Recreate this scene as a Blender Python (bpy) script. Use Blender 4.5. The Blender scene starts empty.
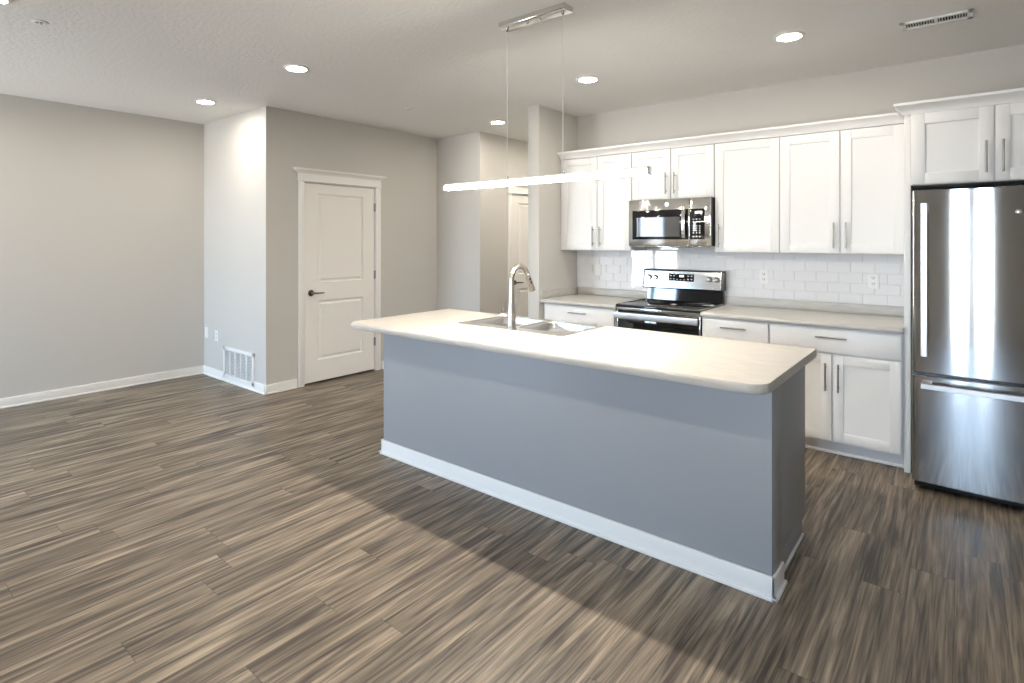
import bpy, bmesh, math
from mathutils import Vector, Matrix

C = bpy.context.scene.collection
SC = bpy.context.scene

# ------------------------------------------------------------------ camera
cam_data = bpy.data.cameras.new('camera')
cam_data.sensor_width = 36.0
cam_data.lens = 560.58 / 1024 * 36.0
cam_data.shift_y = -(341.5 - 240.09) / 1024
cam_data.clip_start = 0.05
cam = bpy.data.objects.new('camera', cam_data)
cam.location = (0, 0, 1.4684)
cam.rotation_euler = (math.pi / 2, 0, 0.6792)
C.objects.link(cam)
SC.camera = cam

# ------------------------------------------------------------------ world, exposure
SKY = 31.0
EXPOSURE = 0.32
DOWN_S = 215.0
PEND_S = 222.0
HC = 2.743
SC.view_settings.view_transform = 'Standard'
SC.view_settings.look = 'None'
SC.view_settings.gamma = 1.0
SC.view_settings.use_curve_mapping = False
SC.view_settings.exposure = EXPOSURE
SC.cycles.max_bounces = 10
SC.cycles.diffuse_bounces = 6
SC.cycles.glossy_bounces = 5
SC.cycles.sample_clamp_indirect = 6.0
SC.cycles.use_denoising = True

W = bpy.data.worlds.new('sky')
SC.world = W
W.use_nodes = True
nt = W.node_tree
nt.nodes.clear()
wo = nt.nodes.new('ShaderNodeOutputWorld')
bg = nt.nodes.new('ShaderNodeBackground')
tc = nt.nodes.new('ShaderNodeTexCoord')
sp = nt.nodes.new('ShaderNodeSeparateXYZ')
rp = nt.nodes.new('ShaderNodeValToRGB')
mr = nt.nodes.new('ShaderNodeMapRange')
mr.inputs['From Min'].default_value = -1
mr.inputs['From Max'].default_value = 1
rp.color_ramp.elements[0].position = 0.0
rp.color_ramp.elements[0].color = (0.62, 0.62, 0.62, 1)
rp.color_ramp.elements[1].position = 1.0
rp.color_ramp.elements[1].color = (0.45, 0.66, 1.0, 1)
for pos, col in ((0.485, (0.70, 0.72, 0.74, 1)), (0.51, (0.62, 0.80, 1.0, 1)), (0.66, (0.48, 0.71, 1.0, 1))):
    e = rp.color_ramp.elements.new(pos)
    e.color = col
nt.links.new(tc.outputs['Generated'], sp.inputs[0])
nt.links.new(sp.outputs['Z'], mr.inputs['Value'])
nt.links.new(mr.outputs[0], rp.inputs['Fac'])
nt.links.new(rp.outputs['Color'], bg.inputs['Color'])
bg.inputs['Strength'].default_value = SKY
nt.links.new(bg.outputs[0], wo.inputs['Surface'])

# windows of the wall behind the camera: (x0, x1, z0, z1)
WY = -2.6
WINDOWS = [(-6.4, -5.12, 0.3, 2.4), (-0.51, 0.31, 0.06, 2.4)]
for i, (x0, x1, z0, z1) in enumerate(WINDOWS):        # sampling guides for the sky light in the openings
    ld = bpy.data.lights.new('window_portal', 'AREA')
    ld.shape = 'RECTANGLE'
    ld.size = x1 - x0
    ld.size_y = z1 - z0
    ld.cycles.is_portal = True
    lo = bpy.data.objects.new('window_portal', ld)
    lo.location = ((x0 + x1) / 2, WY - 0.125, (z0 + z1) / 2)
    lo.rotation_euler = (math.pi / 2, 0, math.pi)   # local -Z towards the room (+Y)
    lo.rotation_euler = (-math.pi / 2, 0, 0)
    lo.rotation_euler = (math.pi / 2, 0, 0)
    C.objects.link(lo)


# ------------------------------------------------------------------ materials
def mat(name, color=(0.8, 0.8, 0.8), rough=0.5, metal=0.0, spec=0.5, bump=None, aniso=0.0, emit=None, coat=0.0, vary=None):
    m = bpy.data.materials.new(name)
    m.use_nodes = True
    t = m.node_tree
    b = t.nodes['Principled BSDF']
    b.inputs['Base Color'].default_value = (*color, 1)
    b.inputs['Roughness'].default_value = rough
    b.inputs['Metallic'].default_value = metal
    b.inputs['Specular IOR Level'].default_value = spec
    b.inputs['Coat Weight'].default_value = coat
    if emit:
        b.inputs['Emission Color'].default_value = (*emit[0], 1)
        b.inputs['Emission Strength'].default_value = emit[1]
    if bump or vary:
        co = t.nodes.new('ShaderNodeTexCoord')
    if bump:                                            # (scale vector, detail, strength, distance)
        mp = t.nodes.new('ShaderNodeMapping')
        mp.inputs['Scale'].default_value = bump[0]
        n = t.nodes.new('ShaderNodeTexNoise')
        n.inputs['Scale'].default_value = 1.0
        n.inputs['Detail'].default_value = bump[1]
        bp = t.nodes.new('ShaderNodeBump')
        bp.inputs['Strength'].default_value = bump[2]
        bp.inputs['Distance'].default_value = bump[3]
        t.links.new(co.outputs['Object'], mp.inputs[0])
        t.links.new(mp.outputs[0], n.inputs['Vector'])
        t.links.new(n.outputs[0], bp.inputs['Height'])
        t.links.new(bp.outputs[0], b.inputs['Normal'])
    if vary:                                            # (scale vector, detail, color a, color b)
        mp = t.nodes.new('ShaderNodeMapping')
        mp.inputs['Scale'].default_value = vary[0]
        n = t.nodes.new('ShaderNodeTexNoise')
        n.inputs['Scale'].default_value = 1.0
        n.inputs['Detail'].default_value = vary[1]
        r = t.nodes.new('ShaderNodeValToRGB')
        r.color_ramp.elements[0].position = 0.32
        r.color_ramp.elements[1].position = 0.68
        r.color_ramp.elements[0].color = (*vary[2], 1)
        r.color_ramp.elements[1].color = (*vary[3], 1)
        t.links.new(co.outputs['Object'], mp.inputs[0])
        t.links.new(mp.outputs[0], n.inputs['Vector'])
        t.links.new(n.outputs[0], r.inputs['Fac'])
        t.links.new(r.outputs['Color'], b.inputs['Base Color'])
    if aniso:
        b.inputs['Anisotropic'].default_value = aniso
        b.inputs['Anisotropic Rotation'].default_value = 0.25
        tg = t.nodes.new('ShaderNodeTangent')
        tg.direction_type = 'RADIAL'
        tg.axis = 'Z'
        t.links.new(tg.outputs[0], b.inputs['Tangent'])
    return m


M_WALL = mat('wall_paint', (0.56, 0.54, 0.505), 0.6, spec=0.25, bump=((90, 90, 90), 3, 0.06, 0.004))
M_CEIL = mat('ceiling_texture', (0.76, 0.75, 0.73), 0.8, spec=0.15, bump=((42, 42, 42), 4, 0.35, 0.008))
M_TRIM = mat('white_trim_paint', (0.83, 0.815, 0.79), 0.35, spec=0.4)
M_DOOR = mat('door_paint', (0.83, 0.805, 0.765), 0.4, spec=0.4)
M_CAB = mat('white_cabinet_paint', (0.76, 0.755, 0.745), 0.35, spec=0.4)
M_GREY = mat('grey_island_paint', (0.33, 0.335, 0.345), 0.45, spec=0.4)
M_LAM = mat('cream_laminate', (0.7, 0.65, 0.58), 0.35, spec=0.4, vary=((9, 60, 60), 5, (0.475, 0.445, 0.395), (0.56, 0.53, 0.485)))
M_LAM2 = mat('grey_beige_laminate', (0.6, 0.57, 0.52), 0.35, spec=0.4, vary=((9, 60, 60), 5, (0.47, 0.45, 0.415), (0.56, 0.545, 0.51)))
M_STEEL = mat('brushed_stainless', (0.68, 0.665, 0.64), 0.13, 1.0)
M_STEELS = mat('smooth_stainless', (0.70, 0.69, 0.67), 0.14, 1.0)
M_SINK = mat('satin_sink_steel', (0.74, 0.72, 0.69), 0.27, 1.0)
M_NICKEL = mat('brushed_nickel', (0.60, 0.56, 0.51), 0.27, 1.0)
M_HANDLE = mat('handle_nickel', (0.38, 0.36, 0.33), 0.3, 1.0)
M_BRONZE = mat('dark_nickel', (0.20, 0.18, 0.16), 0.25, 1.0)
M_BLACK = mat('black_glass', (0.006, 0.006, 0.007), 0.04, spec=0.6)
M_BLACKP = mat('black_enamel', (0.012, 0.012, 0.013), 0.25)
M_DARK = mat('dark_void', (0.01, 0.01, 0.01), 0.8)
M_SCREEN = mat('oven_window_screen', (0.09, 0.09, 0.09), 0.04, spec=0.5)
M_TILE = mat('white_glazed_tile', (0.78, 0.78, 0.79), 0.025, spec=0.55)
M_GROUT = mat('grout', (0.74, 0.74, 0.74), 0.8)
M_PLAST = mat('white_plastic', (0.80, 0.80, 0.79), 0.35)
M_PRINT = mat('white_print', (0.8, 0.8, 0.8), 0.5)
M_LED = mat('lit_display', (0.5, 0.6, 0.6), 0.4, emit=((0.85, 0.95, 1.0), 1.2))
M_LENS = mat('downlight_lens', (0.9, 0.9, 0.9), 0.5, emit=((1.0, 0.92, 0.80), DOWN_S))
M_BAR = mat('pendant_diffuser', (0.9, 0.9, 0.9), 0.5, emit=((1.0, 0.93, 0.82), PEND_S))
M_GLOW = mat('pendant_side_glow', (0.9, 0.9, 0.9), 0.5, emit=((1.0, 0.93, 0.82), PEND_S * 0.12))
M_SATIN = mat('satin_handle_steel', (0.74, 0.73, 0.72), 0.36, 1.0)
M_FRAME = mat('window_vinyl', (0.8, 0.8, 0.8), 0.4)


def pane_mat():
    m = bpy.data.materials.new('window_glass')
    m.use_nodes = True
    t = m.node_tree
    t.nodes.clear()
    o = t.nodes.new('ShaderNodeOutputMaterial')
    mx = t.nodes.new('ShaderNodeMixShader')
    tr = t.nodes.new('ShaderNodeBsdfTransparent')
    gl = t.nodes.new('ShaderNodeBsdfGlossy')
    gl.inputs['Roughness'].default_value = 0.02
    fr = t.nodes.new('ShaderNodeFresnel')
    fr.inputs['IOR'].default_value = 1.4
    t.links.new(fr.outputs[0], mx.inputs[0])
    t.links.new(tr.outputs[0], mx.inputs[1])
    t.links.new(gl.outputs[0], mx.inputs[2])
    t.links.new(mx.outputs[0], o.inputs['Surface'])
    return m


M_PANE = pane_mat()


def floor_mat():
    m = bpy.data.materials.new('vinyl_plank')
    m.use_nodes = True
    t = m.node_tree
    b = t.nodes['Principled BSDF']
    L = t.links.new
    PW, PL = 0.158, 1.22

    def math_(op, a, b2=None):
        n = t.nodes.new('ShaderNodeMath')
        n.operation = op
        for i, v in enumerate((a, b2)):
            if v is None:
                continue
            if isinstance(v, (int, float)):
                n.inputs[i].default_value = v
            else:
                L(v, n.inputs[i])
        return n.outputs[0]

    co = t.nodes.new('ShaderNodeTexCoord')
    s = t.nodes.new('ShaderNodeSeparateXYZ')
    L(co.outputs['Object'], s.inputs[0])
    xs = math_('DIVIDE', math_('ADD', s.outputs['X'], 0.031), PW)
    row = math_('FLOOR', xs)
    wn = t.nodes.new('ShaderNodeTexWhiteNoise')
    wn.noise_dimensions = '1D'
    L(row, wn.inputs['W'])
    ys = math_('ADD', math_('DIVIDE', s.outputs['Y'], PL), math_('MULTIPLY', wn.outputs['Value'], 9.0))
    colm = math_('FLOOR', ys)
    cv = t.nodes.new('ShaderNodeCombineXYZ')
    L(row, cv.inputs[0])
    L(colm, cv.inputs[1])
    w2 = t.nodes.new('ShaderNodeTexWhiteNoise')
    w2.noise_dimensions = '2D'
    L(cv.outputs[0], w2.inputs['Vector'])
    pid = w2.outputs['Value']

    def grain(sx, sy, detail, dist, off):
        v = t.nodes.new('ShaderNodeCombineXYZ')
        L(math_('ADD', math_('MULTIPLY', s.outputs['X'], sx), math_('MULTIPLY', pid, off)), v.inputs[0])
        L(math_('ADD', math_('MULTIPLY', s.outputs['Y'], sy), math_('MULTIPLY', pid, off * 0.7)), v.inputs[1])
        L(math_('MULTIPLY', pid, 13.0), v.inputs[2])
        n = t.nodes.new('ShaderNodeTexNoise')
        n.inputs['Scale'].default_value = 1.0
        n.inputs['Detail'].default_value = detail
        n.inputs['Distortion'].default_value = dist
        L(v.outputs[0], n.inputs['Vector'])
        return n.outputs[0]

    g1 = grain(17.0, 1.05, 5.0, 1.5, 37.0)
    g2 = grain(56.0, 2.0, 5.0, 1.0, 71.0)
    g3 = grain(240.0, 6.0, 2.0, 0.0, 11.0)
    mixv = math_('ADD', math_('ADD', math_('MULTIPLY', g1, 0.50), math_('MULTIPLY', g2, 0.40)), math_('MULTIPLY', g3, 0.10))
    r = t.nodes.new('ShaderNodeValToRGB')
    els = r.color_ramp.elements
    els[0].position = 0.345
    els[0].color = (0.040, 0.030, 0.024, 1)
    els[1].position = 0.625
    els[1].color = (0.385, 0.308, 0.225, 1)
    for p, c in ((0.42, (0.075, 0.057, 0.044, 1)), (0.485, (0.155, 0.123, 0.091, 1)), (0.555, (0.255, 0.203, 0.148, 1))):
        e = els.new(p)
        e.color = c
    L(mixv, r.inputs['Fac'])
    # plank tone and seams
    tone = math_('ADD', math_('MULTIPLY', pid, 0.22), 0.86)
    fx = math_('FRACT', xs)
    fy = math_('FRACT', ys)
    sx = math_('LESS_THAN', math_('MINIMUM', fx, math_('SUBTRACT', 1.0, fx)), 0.007)
    sy = math_('LESS_THAN', math_('MINIMUM', fy, math_('SUBTRACT', 1.0, fy)), 0.0012)
    seam = math_('MAXIMUM', sx, sy)
    fac = math_('MULTIPLY', tone, math_('SUBTRACT', 1.0, math_('MULTIPLY', seam, 0.45)))
    mul = t.nodes.new('ShaderNodeVectorMath')
    mul.operation = 'SCALE'
    L(r.outputs['Color'], mul.inputs[0])
    L(fac, mul.inputs['Scale'])
    L(mul.outputs[0], b.inputs['Base Color'])
    b.inputs['Roughness'].default_value = 0.42
    b.inputs['Specular IOR Level'].default_value = 0.4
    bp = t.nodes.new('ShaderNodeBump')
    bp.inputs['Strength'].default_value = 0.12
    bp.inputs['Distance'].default_value = 0.002
    L(math_('SUBTRACT', mixv, seam), bp.inputs['Height'])
    L(bp.outputs[0], b.inputs['Normal'])
    return m


M_FLOOR = floor_mat()


# ------------------------------------------------------------------ mesh building
class MB:
    def __init__(self):
        self.v = []
        self.f = []

    def add(self, verts, faces):
        o = len(self.v)
        self.v += [tuple(p) for p in verts]
        self.f += [[i + o for i in f] for f in faces]
        return self

    def box(self, x0, x1, y0, y1, z0, z1, bev=0.0, seg=2):
        x0, x1 = min(x0, x1), max(x0, x1)
        y0, y1 = min(y0, y1), max(y0, y1)
        z0, z1 = min(z0, z1), max(z0, z1)
        bm = bmesh.new()
        vs = [bm.verts.new((x, y, z)) for x in (x0, x1) for y in (y0, y1) for z in (z0, z1)]
        for q in ((0, 1, 3, 2), (4, 6, 7, 5), (0, 4, 5, 1), (2, 3, 7, 6), (0, 2, 6, 4), (1, 5, 7, 3)):
            bm.faces.new([vs[i] for i in q])
        if bev > 0:
            bev = min(bev, 0.45 * min(x1 - x0, y1 - y0, z1 - z0))
            bmesh.ops.bevel(bm, geom=list(bm.edges), offset=bev, segments=seg, profile=0.5, affect='EDGES')
        bm.verts.index_update()
        self.add([v.co for v in bm.verts], [[v.index for v in f.verts] for f in bm.faces])
        bm.free()
        return self

    def rings(self, rings, caps=True, closed=True):
        n = len(rings[0])
        vs = [p for r in rings for p in r]
        fs = []
        for i in range(len(rings) - 1):
            for j in range(n if closed else n - 1):
                k = (j + 1) % n
                fs.append([i * n + j, i * n + k, (i + 1) * n + k, (i + 1) * n + j])
        if caps:
            fs.append(list(range(n))[::-1])
            fs.append([(len(rings) - 1) * n + j for j in range(n)])
        return self.add(vs, fs)

    def tube(self, path, radii, n=16, caps=True):
        path = [Vector(p) for p in path]
        if isinstance(radii, (int, float)):
            radii = [radii] * len(path)
        rings = []
        t0 = (path[1] - path[0]).normalized()
        up = Vector((0, 0, 1)) if abs(t0.z) < 0.9 else Vector((1, 0, 0))
        a = t0.cross(up).normalized()
        for i, p in enumerate(path):
            if i == 0:
                t = path[1] - path[0]
            elif i == len(path) - 1:
                t = path[-1] - path[-2]
            else:
                t = (path[i + 1] - path[i]).normalized() + (path[i] - path[i - 1]).normalized()
            t.normalize()
            a = (a - t * a.dot(t)).normalized()
            b = t.cross(a)
            rings.append([p + (a * math.cos(w) + b * math.sin(w)) * radii[i] for w in [2 * math.pi * k / n for k in range(n)]])
        return self.rings(rings, caps)

    def cyl(self, p0, p1, r, r1=None, n=20):
        return self.tube([p0, p1], [r, r if r1 is None else r1], n)

    def lathe(self, o, prof, axis='Z', n=28, caps=True):
        """prof: (radius, height along the axis)"""
        rings = []
        for rr, h in prof:
            ring = []
            for k in range(n):
                w = 2 * math.pi * k / n
                a, b = rr * math.cos(w), rr * math.sin(w)
                d = {'Z': (a, b, h), 'Y': (a, h, b), 'X': (h, a, b)}[axis]
                ring.append((o[0] + d[0], o[1] + d[1], o[2] + d[2]))
            rings.append(ring)
        return self.rings(rings, caps)

    def prism(self, poly, lo, hi, axis='X'):
        def P(a, b, h):
            return {'X': (h, a, b), 'Y': (a, h, b), 'Z': (a, b, h)}[axis]
        return self.rings([[P(a, b, lo) for a, b in poly], [P(a, b, hi) for a, b in poly]])


def make(name, mb, material, parent=None, loc=None):
    """one mesh object; vertices are given in world space and stored relative to the thing's base"""
    if parent is not None:
        r = parent
        while r.parent is not None:
            r = r.parent
        off = Vector(r.location)
    else:
        off = Vector(loc) if loc else Vector((0, 0, 0))
    me = bpy.data.meshes.new(name)
    me.from_pydata([Vector(p) - off for p in mb.v], [], mb.f)
    bm = bmesh.new()
    bm.from_mesh(me)
    bmesh.ops.recalc_face_normals(bm, faces=bm.faces)
    bm.to_mesh(me)
    bm.free()
    me.shade_smooth()
    me.set_sharp_from_angle(angle=math.radians(32))
    me.materials.append(material)
    o = bpy.data.objects.new(name, me)
    C.objects.link(o)
    if parent is not None:
        o.parent = parent
    else:
        o.location = off
    return o


def tag(o, label, cat, group=None):
    o['label'] = label
    o['category'] = cat
    if group:
        o['group'] = group
    return o


def thing(name, label, cat, loc, group=None):
    o = bpy.data.objects.new(name, None)
    o.empty_display_size = 0.1
    o.location = loc
    C.objects.link(o)
    return tag(o, label, cat, group)


def solo(name, mb, material, label, cat, loc=(0, 0, 0), group=None):
    return tag(make(name, mb, material, None, loc), label, cat, group)


def struct(name, mb, material, parent=None):
    o = make(name, mb, material, parent)
    o['kind'] = 'structure'
    return o


def dup(root, loc, label):
    r = root.copy()
    C.objects.link(r)
    r.location = loc
    r['label'] = label
    for ch in list(root.children):
        c = ch.copy()
        C.objects.link(c)
        c.parent = r
        for g in ch.children:
            d = g.copy()
            C.objects.link(d)
            d.parent = c
    return r


def cut(o, mb, parent_off=Vector((0, 0, 0))):
    """subtract a closed shape from a mesh object, leaving plain mesh data"""
    c = make('cutter', mb, M_DARK, None, None)
    c.data.transform(Matrix.Translation(-parent_off))
    md = o.modifiers.new('cut', 'BOOLEAN')
    md.operation = 'DIFFERENCE'
    md.solver = 'EXACT'
    md.object = c
    mw = o.parent
    if mw is not None:
        o.parent = None
    loc = o.location.copy()
    o.location = (0, 0, 0)
    bpy.context.view_layer.update()
    ev = o.evaluated_get(bpy.context.evaluated_depsgraph_get())
    me = bpy.data.meshes.new_from_object(ev)
    o.modifiers.clear()
    me.name = o.data.name
    o.data = me
    o.location = loc
    if mw is not None:
        o.parent = mw
    bpy.data.objects.remove(c)
    me.shade_smooth()
    me.set_sharp_from_angle(angle=math.radians(32))


def rrect(x0, x1, y0, y1, r, n=6):
    """rounded rectangle; r is one radius or four (x0y0, x1y0, x1y1, x0y1)"""
    rs = [r] * 4 if isinstance(r, (int, float)) else r
    pts = []
    for (cx, cy, a0), q in zip(((x0, y0, math.pi), (x1, y0, 1.5 * math.pi), (x1, y1, 0), (x0, y1, 0.5 * math.pi)), rs):
        ox = cx + (q if cx == x0 else -q)
        oy = cy + (q if cy == y0 else -q)
        for k in range(n + 1):
            a = a0 + (math.pi / 2) * k / n
            pts.append((ox + q * math.cos(a), oy + q * math.sin(a)))
    return pts


# ------------------------------------------------------------------ room shell
XL, YV, XD, YH, XH = -6.5226, 2.6764, -5.1654, 4.8913, -4.4338
YS, XK, XK2, YK = 4.2617, -3.1147, -3.2436, 4.9333
XR, YE = 1.6, 7.6

struct('floor', MB().box(XL - 0.14, XR + 0.14, WY - 0.14, YE + 0.14, -0.1, 0.0), M_FLOOR)
struct('ceiling', MB().box(XL - 0.14, XR + 0.14, WY - 0.14, YE + 0.14, HC, HC + 0.1), M_CEIL)
struct('wall_left', MB().box(XL - 0.12, XL, WY, YE, 0, HC), M_WALL)
struct('wall_alcove', MB().box(XL, XD, YV, YV + 0.12, 0, HC), M_WALL)
D0, D1, DH = 3.062, 3.952, 2.062            # rough opening of the closet door
mb = MB().box(XD - 0.12, XD, YV + 0.12, D0, 0, HC).box(XD - 0.12, XD, D1, YH, 0, HC).box(XD - 0.12, XD, D0, D1, DH, HC)
struct('wall_closet', mb, M_WALL)
struct('wall_passage', MB().box(XL, XH, YH, YH + 0.12, 0, HC), M_WALL)
H0, H1 = 5.464, 6.30
mb = MB().box(XH - 0.12, XH, YH + 0.12, H0, 0, HC).box(XH - 0.12, XH, H1, YE, 0, HC).box(XH - 0.12, XH, H0, H1, DH, HC)
struct('wall_hall', mb, M_WALL)
struct('wall_hall_end', MB().box(XL - 0.12, XK, YE, YE + 0.12, 0, HC), M_WALL)
struct('wall_stub', MB().box(XK2, XK, YS, YE, 0, HC, 0.004), M_WALL)
struct('wall_kitchen', MB().box(XK, XR, YK, YK + 0.12, 0, HC), M_WALL)
struct('wall_right', MB().box(XR, XR + 0.12, WY, YK + 0.12, 0, HC), M_WALL)
mb = MB()
xs = [XL - 0.12] + [q for w in WINDOWS for q in w[:2]] + [XR + 0.12]
for i in range(0, len(xs), 2):
    mb.box(xs[i], xs[i + 1], WY - 0.12, WY, 0, HC)
for x0, x1, z0, z1 in WINDOWS:
    mb.box(x0, x1, WY - 0.12, WY, 0, z0).box(x0, x1, WY - 0.12, WY, z1, HC)
struct('wall_window', mb, M_WALL)

for i, (x0, x1, z0, z1) in enumerate(WINDOWS):
    xm = (x0 + x1) / 2
    mw = 0.095 if i == 1 else 0.03
    mb = MB()
    for a, b in ((x0, x0 + 0.05), (x1 - 0.05, x1), (xm - mw, xm + mw)):
        mb.box(a, b, WY - 0.10, WY - 0.03, z0, z1, 0.004)
    for a, b in ((z0, z0 + 0.05), (z1 - 0.05, z1)):
        mb.box(x0, x1, WY - 0.10, WY - 0.03, a, b, 0.004)
    if i < 1:
        zm = (z0 + z1) / 2
        mb.box(x0, x1, WY - 0.09, WY - 0.04, zm - 0.02, zm + 0.02, 0.004)
    w = struct('window_%d' % (i + 1), mb, M_FRAME)
    struct('pane', MB().box(x0 + 0.05, x1 - 0.05, WY - 0.068, WY - 0.064, z0 + 0.05, z1 - 0.05), M_PANE, w)


def base_run(mb, p0, p1, nx, ny, h=0.092, lo=0.0):
    """baseboard with shoe along a wall from p0 to p1; (nx, ny) points into the room"""
    (xa, ya), (xb, yb) = p0, p1

    def slab(t, z0, z1, bev):
        a = [xa, xb, xa + nx * t, xb + nx * t]
        b = [ya, yb, ya + ny * t, yb + ny * t]
        mb.box(min(a), max(a), min(b), max(b), z0, z1, bev)
    slab(0.014, lo, h, 0.004)
    slab(0.026, lo, lo + 0.019, 0.007)


GX0, GX1 = -6.015, -5.375                   # return grille
mb = MB()
base_run(mb, (XL, WY), (XL, YV), 1, 0)
struct('baseboard_left', mb, M_TRIM)
mb = MB()
base_run(mb, (XL + 0.014, YV), (GX0 - 0.002, YV), 0, -1)
base_run(mb, (GX0 - 0.002, YV), (GX1 + 0.002, YV), 0, -1, h=0.046)
base_run(mb, (GX1 + 0.002, YV), (XD + 0.026, YV), 0, -1)
struct('baseboard_alcove', mb, M_TRIM)
mb = MB()
base_run(mb, (XD, YV - 0.026), (XD, 2.992), 1, 0)
base_run(mb, (XD, 4.024), (XD, YH), 1, 0)
struct('baseboard_closet', mb, M_TRIM)
mb = MB()
base_run(mb, (XD + 0.014, YH), (XH + 0.014, YH), 0, -1)
struct('baseboard_passage', mb, M_TRIM)
mb = MB()
base_run(mb, (XH, YH - 0.014), (XH, 5.392), 1, 0)
base_run(mb, (XH, 6.372), (XH, YE), 1, 0)
struct('baseboard_hall', mb, M_TRIM)
mb = MB()
base_run(mb, (XK2, YS), (XK2, YE), -1, 0)
base_run(mb, (XK2 - 0.026, YS), (XK, YS), 0, -1)
struct('baseboard_stub', mb, M_TRIM)


# ------------------------------------------------------------------ doors
def panel_door(idx, X, y0, y1, ztop, lever_y, hinge_y, lever_dir):
    """door in a wall at X facing +X, jambs y0..y1"""
    cw = 0.066
    m = MB()
    m.box(X - 0.12, X + 0.001, y0 - 0.0, y0 + 0.012, 0, ztop)
    m.box(X - 0.12, X + 0.001, y1 - 0.012, y1, 0, ztop)
    m.box(X - 0.12, X + 0.001, y0, y1, ztop - 0.012, ztop)
    frame = struct('door_%d' % idx, m, M_TRIM)
    c = MB()
    for a, b in ((y0 - cw + 0.006, y0 + 0.006), (y1 - 0.006, y1 + cw - 0.006)):
        c.box(X, X + 0.017, a, b, 0, ztop + 0.001, 0.003)
        c.box(X, X + 0.021, a + 0.008, b - 0.02, 0, ztop + 0.001, 0.003)
    struct('casing', c, M_TRIM, frame)
    h = MB()
    a, b = y0 - cw + 0.004, y1 + cw - 0.004
    h.box(X, X + 0.026, a - 0.010, b + 0.010, ztop - 0.004, ztop + 0.008, 0.004)       # fillet
    h.box(X, X + 0.019, a, b, ztop + 0.006, ztop + 0.082)                              # frieze
    prof = [(0.0, 0.074), (0.020, 0.074), (0.024, 0.084), (0.036, 0.100), (0.048, 0.110), (0.050, 0.126), (0.0, 0.126)]
    rings = []
    for o, z in prof[:]:
        ox = max(o, 0.0)
        rings.append([(X, a - ox, ztop + z), (X + ox, a - ox, ztop + z), (X + ox, b + ox, ztop + z), (X, b + ox, ztop + z)])
    h.rings(rings[1:6])
    struct('head_crown', h, M_TRIM, frame)
    # slab: stiles and rails with moulded raised panels
    xs0, xs1 = X - 0.041, X - 0.006
    ya, yb, za, zb = y0 + 0.015, y1 - 0.015, 0.019, ztop - 0.016
    s = MB()
    py0, py1 = ya + 0.152, yb - 0.152
    rows = [(0.235, 0.845), (1.032, 1.945)]
    s.box(xs0, xs1, ya, py0, za, zb).box(xs0, xs1, py1, yb, za, zb)
    s.box(xs0, xs1, py0, py1, za, rows[0][0]).box(xs0, xs1, py0, py1, rows[0][1], rows[1][0]).box(xs0, xs1, py0, py1, rows[1][1], zb)
    for q0, q1 in rows:
        rg = []
        for ins, dx in ((0.0, 0.0), (0.011, -0.014), (0.023, -0.014), (0.040, -0.002)):
            rg.append([(xs1 + dx, py0 + ins, q0 + ins), (xs1 + dx, py1 - ins, q0 + ins), (xs1 + dx, py1 - ins, q1 - ins), (xs1 + dx, py0 + ins, q1 - ins)])
        n = len(s.v)
        s.rings(rg, caps=False)
        s.add(rg[-1], [[0, 1, 2, 3]])
        s.box(xs0, xs0 + 0.004, py0, py1, q0, q1)
    slab = struct('door_slab', s, M_DOOR, frame)
    hd = MB()
    z = 0.93
    hd.lathe((xs1, lever_y, z), [(0.032, 0.0), (0.033, 0.006), (0.029, 0.011), (0.014, 0.014), (0.011, 0.05), (0.008, 0.054)], 'X')
    hd.tube([(xs1 + 0.046, lever_y, z), (xs1 + 0.052, lever_y + lever_dir * 0.03, z), (xs1 + 0.052, lever_y + lever_dir * 0.075, z - 0.002), (xs1 + 0.046, lever_y + lever_dir * 0.122, z - 0.004)],
            [0.0105, 0.0095, 0.008, 0.0065], 12)
    o = make('door_handle', hd, M_BRONZE, slab)
    o['label'] = 'dark metal door lever'
    for hz in (0.33, 1.08, 1.835):
        hg = MB().cyl((X + 0.004, hinge_y, hz - 0.047), (X + 0.004, hinge_y, hz + 0.047), 0.0065, n=10)
        hg.box(X - 0.003, X + 0.002, hinge_y - 0.016, hinge_y + 0.004, hz - 0.045, hz + 0.045)
        make('hinge', hg, M_HANDLE, slab)
    return frame


panel_door(1, XD, D0, D1, DH, 3.150, 3.944, 1)
panel_door(2, XH, H0, H1, DH, 5.548, 6.29, 1)


# ------------------------------------------------------------------ cabinets
def pull(mb_parent, x, y, z, vertical, length=0.186, name='handle'):
    """bar pull standing off a front that faces -Y at depth y"""
    m = MB()
    h = length / 2
    yb = y - 0.030
    if vertical:
        m.cyl((x, yb, z - h), (x, yb, z + h), 0.0062, n=12)
        for d in (-0.064, 0.064):
            m.cyl((x, y, z + d), (x, yb, z + d), 0.0052, n=10)
    else:
        m.cyl((x - h, yb, z), (x + h, yb, z), 0.0062, n=12)
        for d in (-0.064, 0.064):
            m.cyl((x + d, y, z), (x + d, yb, z), 0.0052, n=10)
    o = make(name, m, M_HANDLE, mb_parent)
    return o


def shaker(x0, x1, z0, z1, y, fr=0.066, th=0.019):
    """shaker front facing -Y, face at y"""
    m = MB()
    m.box(x0, x0 + fr, y, y + th, z0, z1, 0.0015).box(x1 - fr, x1, y, y + th, z0, z1, 0.0015)
    m.box(x0 + fr - 0.001, x1 - fr + 0.001, y, y + th, z0, z0 + fr, 0.0015).box(x0 + fr - 0.001, x1 - fr + 0.001, y, y + th, z1 - fr, z1, 0.0015)
    m.box(x0 + fr - 0.004, x1 - fr + 0.004, y + 0.0085, y + th - 0.002, z0 + fr - 0.004, z1 - fr + 0.004)
    return m


def slabfront(x0, x1, z0, z1, y, th=0.019):
    return MB().box(x0, x1, y, y + th, z0, z1, 0.0025)


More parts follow.
